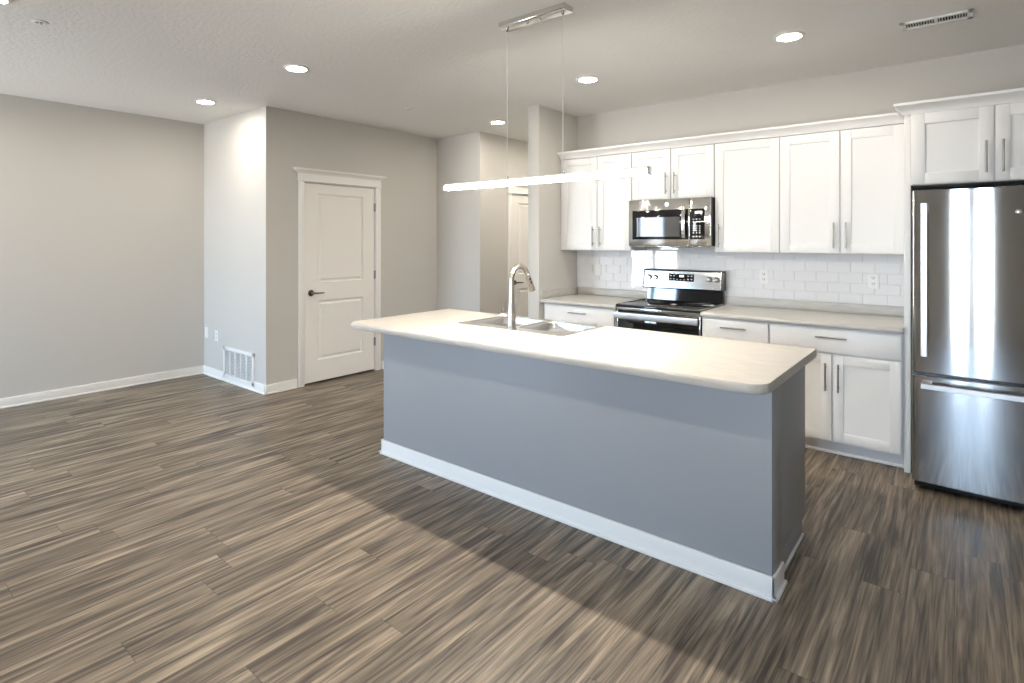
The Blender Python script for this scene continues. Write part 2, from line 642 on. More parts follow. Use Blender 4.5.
UF = YK - 0.325          # upper door faces
BF = YK - 0.633          # base door faces  (4.30)
UZ0, UZ1 = 1.370, 2.262


def upper(x0, x1, z0, z1, yf, doors, label, handle_z=None, depth_back=YK - 0.001, carc_top=None):
    """doors: list of (xa, xb, handle side or None)"""
    t = thing('upper_cabinet', label, 'cabinet', ((x0 + x1) / 2, yf + 0.02, z0), 'white upper cabinets on the kitchen wall')
    make('carcass', MB().box(x0, x1, yf + 0.020, depth_back, z0, carc_top or z1 + 0.06, 0.001), M_CAB, t)
    for xa, xb, side in doors:
        d = make('door', shaker(xa, xb, z0 + 0.004, z1 - 0.008, yf), M_CAB, t)
        hx = xb - 0.034 if side == 'r' else xa + 0.034
        hz = z0 + 0.132 if handle_z is None else handle_z
        pull(d, hx, yf, hz, True)
    return t


upper(-3.112, -2.3385, UZ0, UZ1, UF, [(-3.090, -2.6955, 'r'), (-2.6885, -2.3405, 'l')],
      'tall white two-door upper cabinet next to the stub wall, left of the microwave')
upper(-2.3375, -1.5895, 1.822, UZ1, UF, [(-2.3305, -1.9705, 'r'), (-1.9625, -1.5975, 'l')],
      'short white two-door upper cabinet directly above the microwave', handle_z=1.957)
upper(-1.5885, -1.0975, UZ0, UZ1, UF, [(-1.5865, -1.1015, 'l')],
      'tall white single-door upper cabinet just right of the microwave')
upper(-1.0965, -0.3005, UZ0, UZ1, UF, [(-1.0935, -0.699, 'r'), (-0.691, -0.312, 'l')],
      'tall white two-door upper cabinet beside the refrigerator panel')
FF = 4.300
fc = upper(-0.2625, 0.533, 1.812, 2.262, FF, [(-0.2565, 0.132, 'r'), (0.139, 0.529, 'l')],
      'deep white two-door cabinet above the refrigerator, with tall end panels', handle_z=1.956)
# full-height panels either side of the refrigerator
for xa, xb in ((-0.2985, -0.2635), (0.534, 0.569)):
    o = make('end_panel', MB().box(xa, xb, 4.320, YK - 0.001, 0, 2.322, 0.0015), M_CAB, fc)

CP = [(0.0, 2.258), (0.009, 2.258), (0.012, 2.270), (0.022, 2.288), (0.038, 2.304), (0.048, 2.312), (0.050, 2.328), (0.0, 2.328)]


def crown(x0, x1, yf, yback, ret, ends):
    rings = []
    for o, z in CP:
        if ret:
            rings.append([(x0 - o, yback, z), (x0 - o, yf - o, z), (x1 + o * ends, yf - o, z), (x1 + o * ends, yback, z)])
        else:
            k = min(o, 0.05) * 0.34
            rings.append([(x0 - k, yf + 0.012, z), (x0 - k, yf - o, z), (x1, yf - o, z), (x1, yf + 0.012, z)])
    return MB().rings(rings)


m = MB().rings([[(-3.096 - min(o, 0.05) * 0.34, UF + 0.0185, z), (-3.096 - min(o, 0.05) * 0.34, UF + 0.0185 - o - 0.018, z),
                 (-0.3015, UF + 0.0185 - o - 0.018, z), (-0.3015, UF + 0.0185, z)] for o, z in CP])
solo('crown_molding', m, M_CAB, 'long white crown moulding along the top of the lower row of upper cabinets', 'crown moulding', (-1.7, UF, 2.258))
m = MB().rings([[(-0.3, 4.552, z), (-0.3 - o, 4.552, z), (-0.3 - o, 4.3185 - o, z), (0.5705 + o, 4.3185 - o, z), (0.5705 + o, YK - 0.04, z), (0.5705, YK - 0.04, z), (0.5705, 4.3185, z), (-0.3, 4.3185, z)] for o, z in CP])
solo('crown_molding', m, M_CAB, 'white crown moulding wrapping the cabinet above the refrigerator', 'crown moulding', (0.13, 4.3, 2.258))


def base(x0, x1, fronts, label):
    t = thing('base_cabinet', label, 'cabinet', ((x0 + x1) / 2, BF + 0.02, 0), 'white base cabinets along the kitchen wall')
    make('carcass', MB().box(x0, x1, BF + 0.020, YK - 0.001, 0.098, 0.873, 0.001), M_CAB, t)
    m = MB().box(x0, x1, BF + 0.098, BF + 0.112, 0.0, 0.0975).box(x0, x1, BF + 0.086, BF + 0.0985, 0.0, 0.018, 0.005)
    make('toe_kick', m, M_CAB, t)
    for kind, xa, xb, za, zb, side in fronts:
        if kind == 'drawer':
            d = make('drawer', slabfront(xa, xb, za, zb, BF), M_CAB, t)
            pull(d, (xa + xb) / 2, BF, (za + zb) / 2 + 0.028, False)
        else:
            d = make('door', shaker(xa, xb, za, zb, BF, 0.062), M_CAB, t)
            pull(d, xb - 0.034 if side == 'r' else xa + 0.034, BF, zb - 0.152, True)
    return t


base(-3.095, -2.3385, [('drawer', -3.066, -2.344, 0.706, 0.862, None), ('door', -3.066, -2.709, 0.112, 0.696, 'r'), ('door', -2.701, -2.344, 0.112, 0.696, 'l')],
     'white base cabinet left of the range, partly hidden behind the faucet')
base(-1.5875, -1.0965, [('drawer', -1.580, -1.101, 0.706, 0.862, None), ('door', -1.580, -1.101, 0.112, 0.696, 'l')],
     'narrow white base cabinet just right of the range')
base(-1.0955, -0.2995, [('drawer', -1.090, -0.310, 0.706, 0.862, None), ('door', -1.090, -0.699, 0.112, 0.696, 'r'), ('door', -0.691, -0.310, 0.112, 0.696, 'l')],
     'wide white base cabinet beside the refrigerator, drawer over two doors')


# countertops on the kitchen wall
def kitchen_top(x0, x1, label, side=False):
    t = thing('countertop', label, 'countertop', ((x0 + x1) / 2, 4.6, 0.875), 'grey-beige laminate countertops on the kitchen wall')
    yf, yb = BF - 0.018, YK - 0.001
    prof = [(yb, 0.875), (yf + 0.020, 0.875), (yf + 0.006, 0.879), (yf, 0.889), (yf, 0.900), (yf + 0.005, 0.910), (yf + 0.016, 0.914), (yb, 0.914)]
    m = MB().rings([[(x, a, b) for a, b in prof] for x in (x0, x1)])
    make('worktop', m, M_LAM2, t)
    m = MB().box(x0 + (0.02 if side else 0), x1, YK - 0.021, YK - 0.001, 0.9145, 0.986, 0.004)
    make('back_lip', m, M_LAM2, t)
    if side:
        make('side_lip', MB().box(x0, x0 + 0.019, yf + 0.004, YK - 0.001, 0.9145, 0.986, 0.004), M_LAM2, t)
    return t


kitchen_top(XK + 0.001, -2.3245, 'short grey-beige laminate countertop left of the range, against the stub wall', True)
kitchen_top(-1.5875, -0.2995, 'long grey-beige laminate countertop between the range and the refrigerator')

# tile backsplash
t = thing('tile_backsplash', 'white glossy subway tile backsplash between countertops and upper cabinets', 'backsplash', (-1.7, YK - 0.005, 0.987))
make('grout', MB().box(XK + 0.001, -0.2995, YK - 0.0045, YK - 0.0005, 0.9865, 1.369).box(-2.336, -1.591, YK - 0.0045, YK - 0.0005, 1.369, 1.41), M_GROUT, t)
import random
rnd = random.Random(4)
m = MB()
TW, TH, G = 0.1555, 0.0785, 0.0026
for r in range(6):
    z0 = 0.9875 + r * TH
    z1 = min(z0 + TH - G, 1.3685 if r < 5 else 1.409)
    x = -0.285 - (0.0 if r % 2 == 0 else TW / 2) + 0.0
    while x > XK:
        xa, xb = max(x - TW + G, XK + 0.002), min(x, -0.301)
        x -= TW
        if r == 5 and (xb < -2.334 or xa > -1.592):
            continue
        if r == 5:
            xa, xb = max(xa, -2.334), min(xb, -1.593)
        if xb - xa < 0.012 or z1 - z0 < 0.006:
            continue
        b = 0.0016
        ta, tb = rnd.uniform(-0.00009, 0.00009), rnd.uniform(-0.00006, 0.00006)
        y1, y0 = YK - 0.004, YK - 0.0095
        ring0 = [(xa, y1, z0), (xb, y1, z0), (xb, y1, z1), (xa, y1, z1)]
        ring1 = [(xa, y0 + 0.0012, z0), (xb, y0 + 0.0012, z0), (xb, y0 + 0.0012, z1), (xa, y0 + 0.0012, z1)]
        ring2 = [(xa + b, y0 + ta + tb, z0 + b), (xb - b, y0 - ta + tb, z0 + b), (xb - b, y0 - ta - tb, z1 - b), (xa + b, y0 + ta - tb, z1 - b)]
        m.rings([ring0, ring1, ring2])
make('tile_field', m, M_TILE, t)


# ------------------------------------------------------------------ outlets
def outlet(x, y, z, label, group, kind='duplex'):
    t = thing('wall_outlet', label, 'outlet', (x, y, z), group)
    make('cover_plate', MB().box(x - 0.036, x + 0.036, y - 0.006, y, z - 0.058, z + 0.058, 0.003), M_PLAST, t)
    if kind == 'duplex':
        for dz in (-0.021, 0.021):
            rc = make('receptacle', MB().prism(rrect(x - 0.017, x + 0.017, z + dz - 0.0145, z + dz + 0.0145, 0.009), y - 0.0085, y - 0.005, 'Y'), M_PLAST, t)
            m = MB().box(x - 0.0085, x - 0.0050, y - 0.0092, y - 0.008, z + dz - 0.003, z + dz + 0.009)
            m.box(x + 0.0050, x + 0.0085, y - 0.0092, y - 0.008, z + dz - 0.003, z + dz + 0.009)
            m.lathe((x, y - 0.0092, z + dz - 0.008), [(0.0026, 0.0), (0.0026, 0.0012)], 'Y', 10)
            make('slots', m, M_DARK, rc)
    else:
        make('rocker', MB().box(x - 0.016, x + 0.016, y - 0.0095, y - 0.005, z - 0.033, z + 0.033, 0.003), M_PLAST, t)
    return t


YT = YK - 0.0098
GB = 'white outlets set in the tile backsplash'
o1 = outlet(-1.292, YT, 1.165, 'white duplex outlet on the tile just right of the range', GB)
dup(o1, (-0.527, YT, 1.165), 'white duplex outlet on the tile near the refrigerator')
outlet(-2.863, YT, 1.168, 'white switch plate on the tile left of the range', GB, 'rocker')
GW = 'small white plates low on the alcove wall'
o2 = outlet(-6.455, YV, 0.458, 'white wall plate nearest the inner corner, low on the alcove wall', GW, 'rocker')
o3 = outlet(-6.205, YV, 0.447, 'white outlet low on the alcove wall, between the corner plate and the return grille', GW)

# return air grille
t = thing('return_grille', 'white return air grille above the baseboard on the alcove wall', 'vent', ((GX0 + GX1) / 2, YV, 0.047))
z0, z1 = 0.048, 0.363
m = MB()
fw = 0.032
for a, b, c, d in ((GX0, GX1, z1 - fw, z1), (GX0, GX1, z0, z0 + fw), (GX0, GX0 + fw, z0, z1), (GX1 - fw, GX1, z0, z1)):
    m.box(a, b, YV - 0.020, YV - 0.001, c, d, 0.003)
make('frame', m, M_PLAST, t)
make('backing', MB().box(GX0 + 0.01, GX1 - 0.01, YV - 0.003, YV - 0.0005, z0 + 0.01, z1 - 0.01), M_DARK, t)
for k in range(1, 5):
    x = GX0 + fw + (GX1 - GX0 - 2 * fw) * k / 5
    make('mullion', MB().box(x - 0.010, x + 0.010, YV - 0.019, YV - 0.002, z0 + fw - 0.002, z1 - fw + 0.002, 0.002), M_PLAST, t)
m = MB()
n = 18
for k in range(n):
    z = z0 + fw + (z1 - z0 - 2 * fw) * (k + 0.5) / n
    m.prism([(YV - 0.016, z - 0.0026), (YV - 0.0155, z - 0.0034), (YV - 0.004, z + 0.0018), (YV - 0.0045, z + 0.0026)], GX0 + fw - 0.002, GX1 - fw + 0.002, 'X')
make('louvres', m, M_PLAST, t)

# ------------------------------------------------------------------ ceiling fittings
t = thing('ceiling_register', 'white louvred air register on the ceiling above the refrigerator', 'vent', (-0.125, 4.06, HC))
X0, X1, Y0, Y1 = -0.298, 0.040, 3.99, 4.126
m = MB()
for a, b, c, d in ((X0, X1, Y0, Y0 + 0.024), (X0, X1, Y1 - 0.024, Y1), (X0, X0 + 0.028, Y0, Y1), (X1 - 0.028, X1, Y0, Y1)):
    m.box(a, b, c, d, HC - 0.012, HC - 0.0005, 0.003)
m.box(-0.137, -0.121, Y0, Y1, HC - 0.011, HC - 0.0005)
make('frame', m, M_PLAST, t)
make('backing', MB().box(X0 + 0.01, X1 - 0.01, Y0 + 0.01, Y1 - 0.01, HC - 0.0016, HC - 0.0004), M_DARK, t)
for sgn, xa, xb in ((1, X0 + 0.03, -0.139), (-1, -0.119, X1 - 0.03)):
    m = MB()
    for k in range(10):
        x = xa + (xb - xa) * (k + 0.5) / 10
        m.prism([(x - 0.0028 * sgn, HC - 0.011), (x - 0.0016 * sgn, HC - 0.011), (x + 0.0028 * sgn, HC - 0.002), (x + 0.0016 * sgn, HC - 0.002)], Y0 + 0.022, Y1 - 0.022, 'Y')
    make('louvres', m, M_PLAST, t)


def downlight(x, y, label):
    t = thing('recessed_downlight', label, 'ceiling light', (x, y, HC), 'round recessed ceiling lights')
    make('trim_ring', MB().lathe((x, y, HC), [(0.066, -0.0004), (0.090, -0.0004), (0.090, -0.004), (0.084, -0.008), (0.072, -0.010), (0.066, -0.006), (0.066, -0.0004)], 'Z', 40, caps=False), M_PLAST, t)
    make('lens', MB().lathe((x, y, HC), [(0.0655, -0.001), (0.0655, -0.0060), (0.050, -0.0075), (0.001, -0.0082)], 'Z', 32), M_LENS, t)
    return t


d0 = downlight(-0.853, 3.815, 'round ceiling light above the base cabinets near the refrigerator')
for p, lb in (((-2.320, 3.830), 'round ceiling light in front of the range, behind the pendant wires'),
              ((-3.62, 5.75), 'round ceiling light inside the hallway, out of sight behind the stub wall'),
              ((-3.85, 6.85), 'unseen round ceiling light added at the far end of the hallway to brighten it'),  # added out-of-view lamp that brightens the hall door
              ((-3.918, 4.613), 'round ceiling light at the hallway entrance, farthest back'),
              ((-3.850, 2.228), 'round ceiling light in front of the closet door'),
              ((-5.432, 2.241), 'round ceiling light near the bright alcove wall corner'),
              ((-3.965, 0.565), 'round ceiling light cut by the upper left frame corner'),
              ((-5.45, 0.60), 'round ceiling light over the living area, nearest the left wall'),
              ((-2.30, 0.60), 'round ceiling light over the living area, in front of the island'),
              ((-0.75, 0.60), 'round ceiling light over the living area, nearest the camera')):
    dup(d0, (p[0], p[1], HC), lb)


def sprinkler(x, y, label):
    t = thing('fire_sprinkler', label, 'sprinkler', (x, y, HC), 'fire sprinklers on the ceiling')
    make('escutcheon', MB().lathe((x, y, HC), [(0.040, -0.0004), (0.040, -0.003), (0.034, -0.007), (0.022, -0.008), (0.020, -0.0012)], 'Z', 28, caps=False), M_PLAST, t)
    o = make('recess', MB().lathe((x, y, HC), [(0.0205, -0.0006), (0.0205, -0.0014), (0.001, -0.0016)], 'Z', 20), M_DARK, t)
    o['label'] = 'dark recess around the sprinkler head'
    m = MB().lathe((x, y, HC), [(0.007, -0.0016), (0.006, -0.014), (0.013, -0.016), (0.013, -0.018), (0.003, -0.019)], 'Z', 16)
    make('sprinkler_head', m, M_PLAST, t)
    return t


s0 = sprinkler(-4.200, 0.815, 'white fire sprinkler on the ceiling near the upper left corner')
dup(s0, (-4.185, 3.60, HC), 'small fire sprinkler on the ceiling before the closet wall and hallway')

# ------------------------------------------------------------------ pendant
PY, PZ = 2.55, 1.809
t = thing('linear_pendant', 'long slim white linear pendant light hanging over the island on two wires', 'pendant light', (-1.86, PY, HC))
o = make('canopy', MB().box(-2.125, -1.665, PY - 0.045, PY + 0.045, HC - 0.032, HC - 0.0005, 0.004), M_STEELS, t)
o['label'] = 'brushed steel ceiling canopy'
for x in (-1.945, -1.855):
    make('canopy_screw', MB().lathe((x, PY, HC), [(0.007, -0.031), (0.007, -0.038), (0.003, -0.041)], 'Z', 12), M_STEELS, o)
for x in (-2.095, -1.702):
    make('suspension_wire', MB().cyl((x, PY, PZ + 0.022), (x, PY, HC - 0.032), 0.0022, n=8), M_PLAST, t)
    make('canopy_grip', MB().lathe((x, PY, HC), [(0.008, -0.031), (0.009, -0.042), (0.004, -0.050)], 'Z', 14), M_STEELS, t)
    m = MB().lathe((x, PY, PZ), [(0.008, 0.018), (0.008, 0.026), (0.003, 0.036)], 'Z', 14)
    make('bar_grip', m, M_STEELS, t)
BX0, BX1 = -2.605, -1.198
make('light_housing', MB().box(BX0, BX1, PY - 0.017, PY + 0.017, PZ + 0.010, PZ + 0.0185, 0.002), M_PLAST, t)
make('side_diffuser', MB().prism(rrect(PY - 0.019, PY + 0.019, PZ - 0.0155, PZ + 0.0095, 0.004), BX0 + 0.004, BX1 - 0.004, 'X'), M_GLOW, t)
make('bottom_lens', MB().prism(rrect(PY - 0.0175, PY + 0.0175, PZ - 0.0195, PZ - 0.016, 0.001), BX0 + 0.004, BX1 - 0.004, 'X'), M_BAR, t)
for x in (BX0, BX1):
    o = make('end_cap', MB().box(x - 0.004, x + 0.0035, PY - 0.020, PY + 0.020, PZ - 0.021, PZ + 0.019, 0.001), M_STEELS, t)

# ------------------------------------------------------------------ island
IX0, IX1, IY0, IY1 = -3.116, -0.612, 2.450, 2.592
t = thing('kitchen_island', 'grey painted kitchen island base with white baseboard', 'kitchen island', (-1.86, 2.8, 0))
make('knee_wall', MB().box(IX0, IX1, IY0, IY1, 0, 0.873, 0.003), M_GREY, t)
make('end_panel', MB().box(-0.645, -0.630, IY1 + 0.001, 3.150, 0.098, 0.873, 0.0015).box(-0.645, -0.630, IY1 + 0.001, 3.078, 0.0, 0.0985), M_GREY, t)
make('end_panel', MB().box(-3.100, -3.081, IY1 + 0.001, 3.150, 0.098, 0.873, 0.0015).box(-3.100, -3.081, IY1 + 0.001, 3.078, 0.0, 0.0985), M_GREY, t)
m = MB().box(-3.080, -0.646, IY1 + 0.001, 3.128, 0.098, 0.115)
m.box(-3.080, -0.646, 3.060, 3.075, 0.0, 0.097)
m.box(-3.080, -0.646, 3.110, 3.128, 0.84, 0.873)
make('cabinet_floor', m, M_GREY, t)
nx = 6
wdt = (3.080 - 0.646) / nx
for k in range(nx):
    a = -3.080 + k * wdt + 0.003
    b = a + wdt - 0.006
    s = shaker(a, b, 0.112, 0.860, 0.0)
    s.v = [(p[0], 3.149 - p[1], p[2]) for p in s.v]
    d = make('door', s, M_GREY, t)
    hx = b - 0.035 if k % 2 == 0 else a + 0.035
    m = MB().cyl((hx, 3.179, 0.62), (hx, 3.179, 0.80), 0.0062, n=10)
    for dz in (0.646, 0.774):
        m.cyl((hx, 3.149, dz), (hx, 3.179, dz), 0.005, n=8)
    make('handle', m, M_HANDLE, d)
m = MB()
m.box(IX0 - 0.014, IX1 + 0.014, IY0 - 0.014, IY0, 0, 0.096, 0.004)
m.box(IX0 - 0.026, IX1 + 0.026, IY0 - 0.026, IY0, 0, 0.019, 0.006)
for xa, xb, xc, xd in ((IX1, IX1 + 0.014, IX1, IX1 + 0.026), (IX0 - 0.014, IX0, IX0 - 0.026, IX0)):
    m.box(xa, xb, IY0 - 0.014, IY1, 0, 0.096, 0.004)
    m.box(xc, xd, IY0 - 0.026, IY1 + 0.008, 0, 0.019, 0.006)
o = make('baseboard', m, M_TRIM, t)
o['label'] = 'white baseboard'
make('shoe_strip', MB().box(-0.630, -0.617, IY1 + 0.010, 3.074, 0, 0.017, 0.006), M_TRIM, t)

# island countertop
t = thing('island_countertop', 'large cream laminate countertop with rounded front corners on the island', 'countertop', (-1.9, 2.65, 0.874))
CX0, CX1, CY0, CY1 = -3.248, -0.586, 2.240, 3.206
rings = []
for ins, z in ((0.016, 0.874), (0.005, 0.8775), (0.0, 0.887), (0.0, 0.901), (0.004, 0.909), (0.012, 0.914)):
    rings.append([(x, y, z) for x, y in rrect(CX0 + min(ins, 0.0015), CX1 - min(ins, 0.0015), CY0 + ins, CY1 - min(ins, 0.0015), [0.085 - ins * 0.5, 0.085 - ins * 0.5, 0.004, 0.004], 10)])
ct = make('worktop', MB().rings(rings), M_LAM, t)
cut(ct, MB().prism(rrect(-2.612, -1.808, 2.690, 3.152, 0.03), 0.8, 1.0, 'Z'), Vector(t.location))

# sink
t = thing('kitchen_sink', 'stainless steel double-bowl sink set into the island countertop', 'sink', (-2.21, 2.92, 0.914))
SX0, SX1, SY0, SY1 = -2.630, -1.790, 2.672, 3.170
BY0, BY1 = 2.762, 3.146
bowls = [(-2.604, -2.226), (-2.196, -1.816)]
rim = make('rim', MB().prism(rrect(SX0, SX1, SY0, SY1, 0.022), 0.9145, 0.9185, 'Z'), M_SINK, t)
for a, b in bowls:
    cut(rim, MB().prism(rrect(a, b, BY0, BY1, 0.05), 0.9, 0.93, 'Z'), Vector(t.location))
for a, b in bowls:
    rg = []
    for ins, z, q in ((-0.003, 0.9165, 0.053), (0.0, 0.914, 0.05), (0.004, 0.90, 0.05), (0.014, 0.76, 0.05), (0.022, 0.742, 0.045), (0.045, 0.730, 0.03), (0.12, 0.727, 0.02)):
        rg.append([(x, y, z) for x, y in rrect(a + ins, b - ins, BY0 + ins, BY1 - ins, q)])
    outer = []
    for ins, z, q in ((0.118, 0.7255, 0.02), (0.043, 0.7285, 0.03), (0.020, 0.7405, 0.045), (0.0125, 0.76, 0.05), (0.0025, 0.90, 0.05), (-0.0015, 0.9135, 0.05)):
        outer.append([(x, y, z) for x, y in rrect(a + ins, b - ins, BY0 + ins, BY1 - ins, q)])
    m = MB().rings(rg, caps=False)
    n = len(rg[0])
    m.add(rg[-1], [list(range(n))])
    bw = make('basin', m, M_SINK, t)
    cx, cy = (a + b) / 2, (BY0 + BY1) / 2
    make('drain', MB().lathe((cx, cy, 0.7272), [(0.044, 0.0), (0.044, 0.003), (0.036, 0.004), (0.030, 0.0015), (0.005, 0.0018)], 'Z', 24), M_STEELS, bw)
make('hole_cover', MB().lathe((-1.86, 3.157, 0.9187), [(0.010, 0), (0.010, 0.004), (0.007, 0.006)], 'Z', 16), M_STEELS, t)

# faucet
FX, FY, FZ = -2.197, 2.717, 0.9188
t = thing('kitchen_faucet', 'tall brushed nickel pull-down gooseneck faucet on the near edge of the sink', 'faucet', (FX, FY, FZ))
m = MB().lathe((FX, FY, FZ), [(0.031, 0.0), (0.031, 0.004), (0.0285, 0.008), (0.0275, 0.06), (0.0265, 0.10), (0.023, 0.135), (0.0185, 0.175), (0.0170, 0.22), (0.0162, 0.26)], 'Z', 28)
make('body', m, M_NICKEL, t)
path, zc, R = [], FZ + 0.300, 0.083
path.append((FX, FY, FZ + 0.255))
for k in range(0, 25):
    a = math.pi - math.radians(156) * k / 24
    path.append((FX, FY + R + R * math.cos(a), zc + R * 1.0 * math.sin(a)))
make('spout', MB().tube(path, 0.0162, 18), M_NICKEL, t)
p = Vector(path[-1])
d = (Vector(path[-1]) - Vector(path[-2])).normalized()
q0, q1, q2, q3 = p, p + d * 0.02, p + d * 0.08, p + d * 0.125
sh = make('spray_head', MB().tube([q0, q0 + d * 0.003, q1, q2, q3 - d * 0.004, q3], [0.0152, 0.0172, 0.0172, 0.0215, 0.0245, 0.022], 18), M_NICKEL, t)
side = Vector((0.9, -0.43, 0)).normalized()
for u in (0.040, 0.064):
    c = p + d * u + side * 0.0165
    make('spray_button', MB().box(c.x - 0.006, c.x + 0.006, c.y - 0.006, c.y + 0.006, c.z - 0.008, c.z + 0.008, 0.003), M_BLACKP, sh)
m = MB().cyl((FX, FY, FZ + 0.075), (FX - 0.078, FY, FZ + 0.075), 0.0175, n=18)
m.tube([(FX - 0.066, FY, FZ + 0.08), (FX - 0.072, FY, FZ + 0.105), (FX - 0.068, FY, FZ + 0.135), (FX - 0.078, FY, FZ + 0.165)], [0.010, 0.009, 0.008, 0.006], 10)
make('handle', m, M_NICKEL, t)


# ------------------------------------------------------------------ marks
def text_mesh(s, size, origin, depth=0.0006, align='CENTER'):
    """letters facing -Y, centred on origin, as an MB"""
    cu = bpy.data.curves.new('letters', 'FONT')
    cu.body = s
    cu.size = size
    cu.align_x = align
    cu.align_y = 'CENTER'
    cu.extrude = depth
    ob = bpy.data.objects.new('letters', cu)
    C.objects.link(ob)
    bpy.context.view_layer.update()
    me = bpy.data.meshes.new_from_object(ob.evaluated_get(bpy.context.evaluated_depsgraph_get()))
    m = MB()
    m.add([(origin[0] + v.co.x, origin[1] - v.co.z, origin[2] + v.co.y) for v in me.vertices], [list(f.vertices) for f in me.polygons])
    bpy.data.objects.remove(ob)
    bpy.data.meshes.remove(me)
    return m


# ------------------------------------------------------------------ microwave
MX0, MX1, MY, MZ0, MZ1 = -2.326, -1.5975, 4.533, 1.416, 1.819
t = thing('microwave', 'stainless over-the-range microwave with black glass door under the short cabinet', 'microwave', ((MX0 + MX1) / 2, MY, MZ0))
make('case', MB().box(MX0, MX1, MY + 0.026, YK - 0.012, MZ0 + 0.004, MZ1, 0.003), M_BLACKP, t)
m = MB().box(MX0, -1.772, MY, MY + 0.025, MZ0 + 0.003, MZ1 - 0.001, 0.004)
door = make('door', m, M_STEEL, t)
make('door_glass', MB().box(-2.288, -1.782, MY - 0.003, MY + 0.01, 1.474, 1.727, 0.0015), M_BLACK, door)
make('window_screen', MB().box(-2.245, -1.855, MY - 0.0036, MY, 1.499, 1.664), M_SCREEN, door)
path = [(-1.812, MY - 0.003, 1.478), (-1.812, MY - 0.026, 1.488), (-1.812, MY - 0.036, 1.53), (-1.812, MY - 0.040, 1.60), (-1.812, MY - 0.036, 1.67), (-1.812, MY - 0.026, 1.714), (-1.812, MY - 0.003, 1.724)]
rg = []
for i, (x, y, z) in enumerate(path):
    rg.append([(x - 0.014, y - 0.003, z), (x + 0.014, y - 0.003, z), (x + 0.016, y + 0.004, z), (x - 0.016, y + 0.004, z)])
hm = MB()
hm.rings(rg)
make('handle', hm, M_STEELS, door)
m = MB().lathe((-1.968, MY - 0.0025, 1.771), [(0.017, 0.0), (0.017, 0.003)], 'Y', 28)
bd = make('badge', m, M_STEELS, door)
m = MB()
rr = []
for k in range(28):
    w = 2 * math.pi * k / 28
    rr.append((math.cos(w), math.sin(w)))
m.rings([[(-1.968 + a * q, MY - y, 1.771 + b * q) for a, b in rr] for q, y in ((0.0150, 0.0026), (0.0150, 0.0034), (0.0132, 0.0034), (0.0132, 0.0026))], caps=False)
g = text_mesh('GE', 0.017, (-1.968, MY - 0.0026, 1.771))
m.add(g.v, g.f)
make('badge_emblem', m, M_BRONZE, bd)
cp = make('control_panel', MB().box(-1.769, MX1, MY, MY + 0.025, MZ0 + 0.003, MZ1 - 0.001, 0.004), M_STEEL, t)
make('keypad_glass', MB().box(-1.766, -1.645, MY - 0.003, MY + 0.01, 1.474, 1.727, 0.0015), M_BLACK, cp)
m = MB()
for r in range(4):
    for c in range(3):
        x, z = -1.737 + c * 0.026, 1.585 - r * 0.019
        make('button', MB().box(x - 0.005, x + 0.005, MY - 0.0038, MY - 0.002, z - 0.004, z + 0.004), M_PRINT, cp)
for r in range(2):
    for c in range(3):
        x, z = -1.737 + c * 0.026, 1.640 - r * 0.022
        make('button', MB().box(x - 0.006, x + 0.006, MY - 0.0038, MY - 0.002, z - 0.003, z + 0.003), M_PRINT, cp)
for c in range(3):
    x, z = -1.737 + c * 0.026, 1.497
    make('button', MB().box(x - 0.007, x + 0.007, MY - 0.0038, MY - 0.002, z - 0.005, z + 0.005), M_PRINT, cp)
make('clock_display', MB().box(-1.724, -1.664, MY - 0.0038, MY - 0.002, 1.685, 1.708), M_SCREEN, cp)
m = MB().box(MX0 + 0.14, MX1 - 0.19, MY + 0.03, MY + 0.20, MZ0 - 0.010, MZ0 + 0.003, 0.004)
make('underside_vent', m, M_BLACKP, t)
m = MB().box(MX0, MX1, MY + 0.012, MY + 0.028, MZ0 - 0.006, MZ0 + 0.002, 0.003)
make('bottom_trim', m, M_STEELS, t)

# ------------------------------------------------------------------ range
RX0, RX1 = -2.3225, -1.5895
t = thing('electric_range', 'stainless and black glass-top electric range with rear control panel', 'stove', ((RX0 + RX1) / 2, 4.6, 0))
make('oven_body', MB().box(RX0, RX1, 4.335, 4.918, 0.06, 0.9005, 0.003).box(RX0 + 0.03, RX1 - 0.03, 4.36, 4.90, 0.0, 0.06), M_BLACKP, t)
dr = make('oven_door', MB().box(RX0 + 0.004, RX1 - 0.004, 4.302, 4.334, 0.245, 0.868, 0.004), M_BLACK, t)
m = MB().box(RX0 + 0.004, RX0 + 0.016, 4.3005, 4.320, 0.245, 0.868, 0.002).box(RX1 - 0.016, RX1 - 0.004, 4.3005, 4.320, 0.245, 0.868, 0.002)
m.box(RX0 + 0.004, RX1 - 0.004, 4.3005, 4.320, 0.245, 0.300, 0.002)
make('door_trim', m, M_STEEL, dr)
prof = rrect(4.235, 4.255, 0.808, 0.862, 0.008)
m = MB().prism(prof, RX0 + 0.006, RX1 - 0.010, 'X')
for x in (RX0 + 0.04, RX1 - 0.04):
    m.box(x - 0.014, x + 0.014, 4.252, 4.303, 0.818, 0.852, 0.004)
make('oven_handle', m, M_SATIN, dr)
make('storage_drawer', MB().box(RX0 + 0.004, RX1 - 0.004, 4.306, 4.334, 0.075, 0.238, 0.004), M_STEEL, t)
make('vent_strip', MB().box(RX0 + 0.004, RX1 - 0.004, 4.302, 4.334, 0.874, 0.899, 0.003), M_STEELS, t)
ck = make('cooktop', MB().box(RX0 + 0.001, RX1 - 0.001, 4.285, 4.864, 0.9015, 0.924, 0.006), M_BLACK, t)
m = MB()
for sx in (RX0 + 0.002, RX1 - 0.009):
    make('side_trim', MB().box(sx, sx + 0.007, 4.291, 4.858, 0.9225, 0.9265, 0.001), M_STEELS, ck)


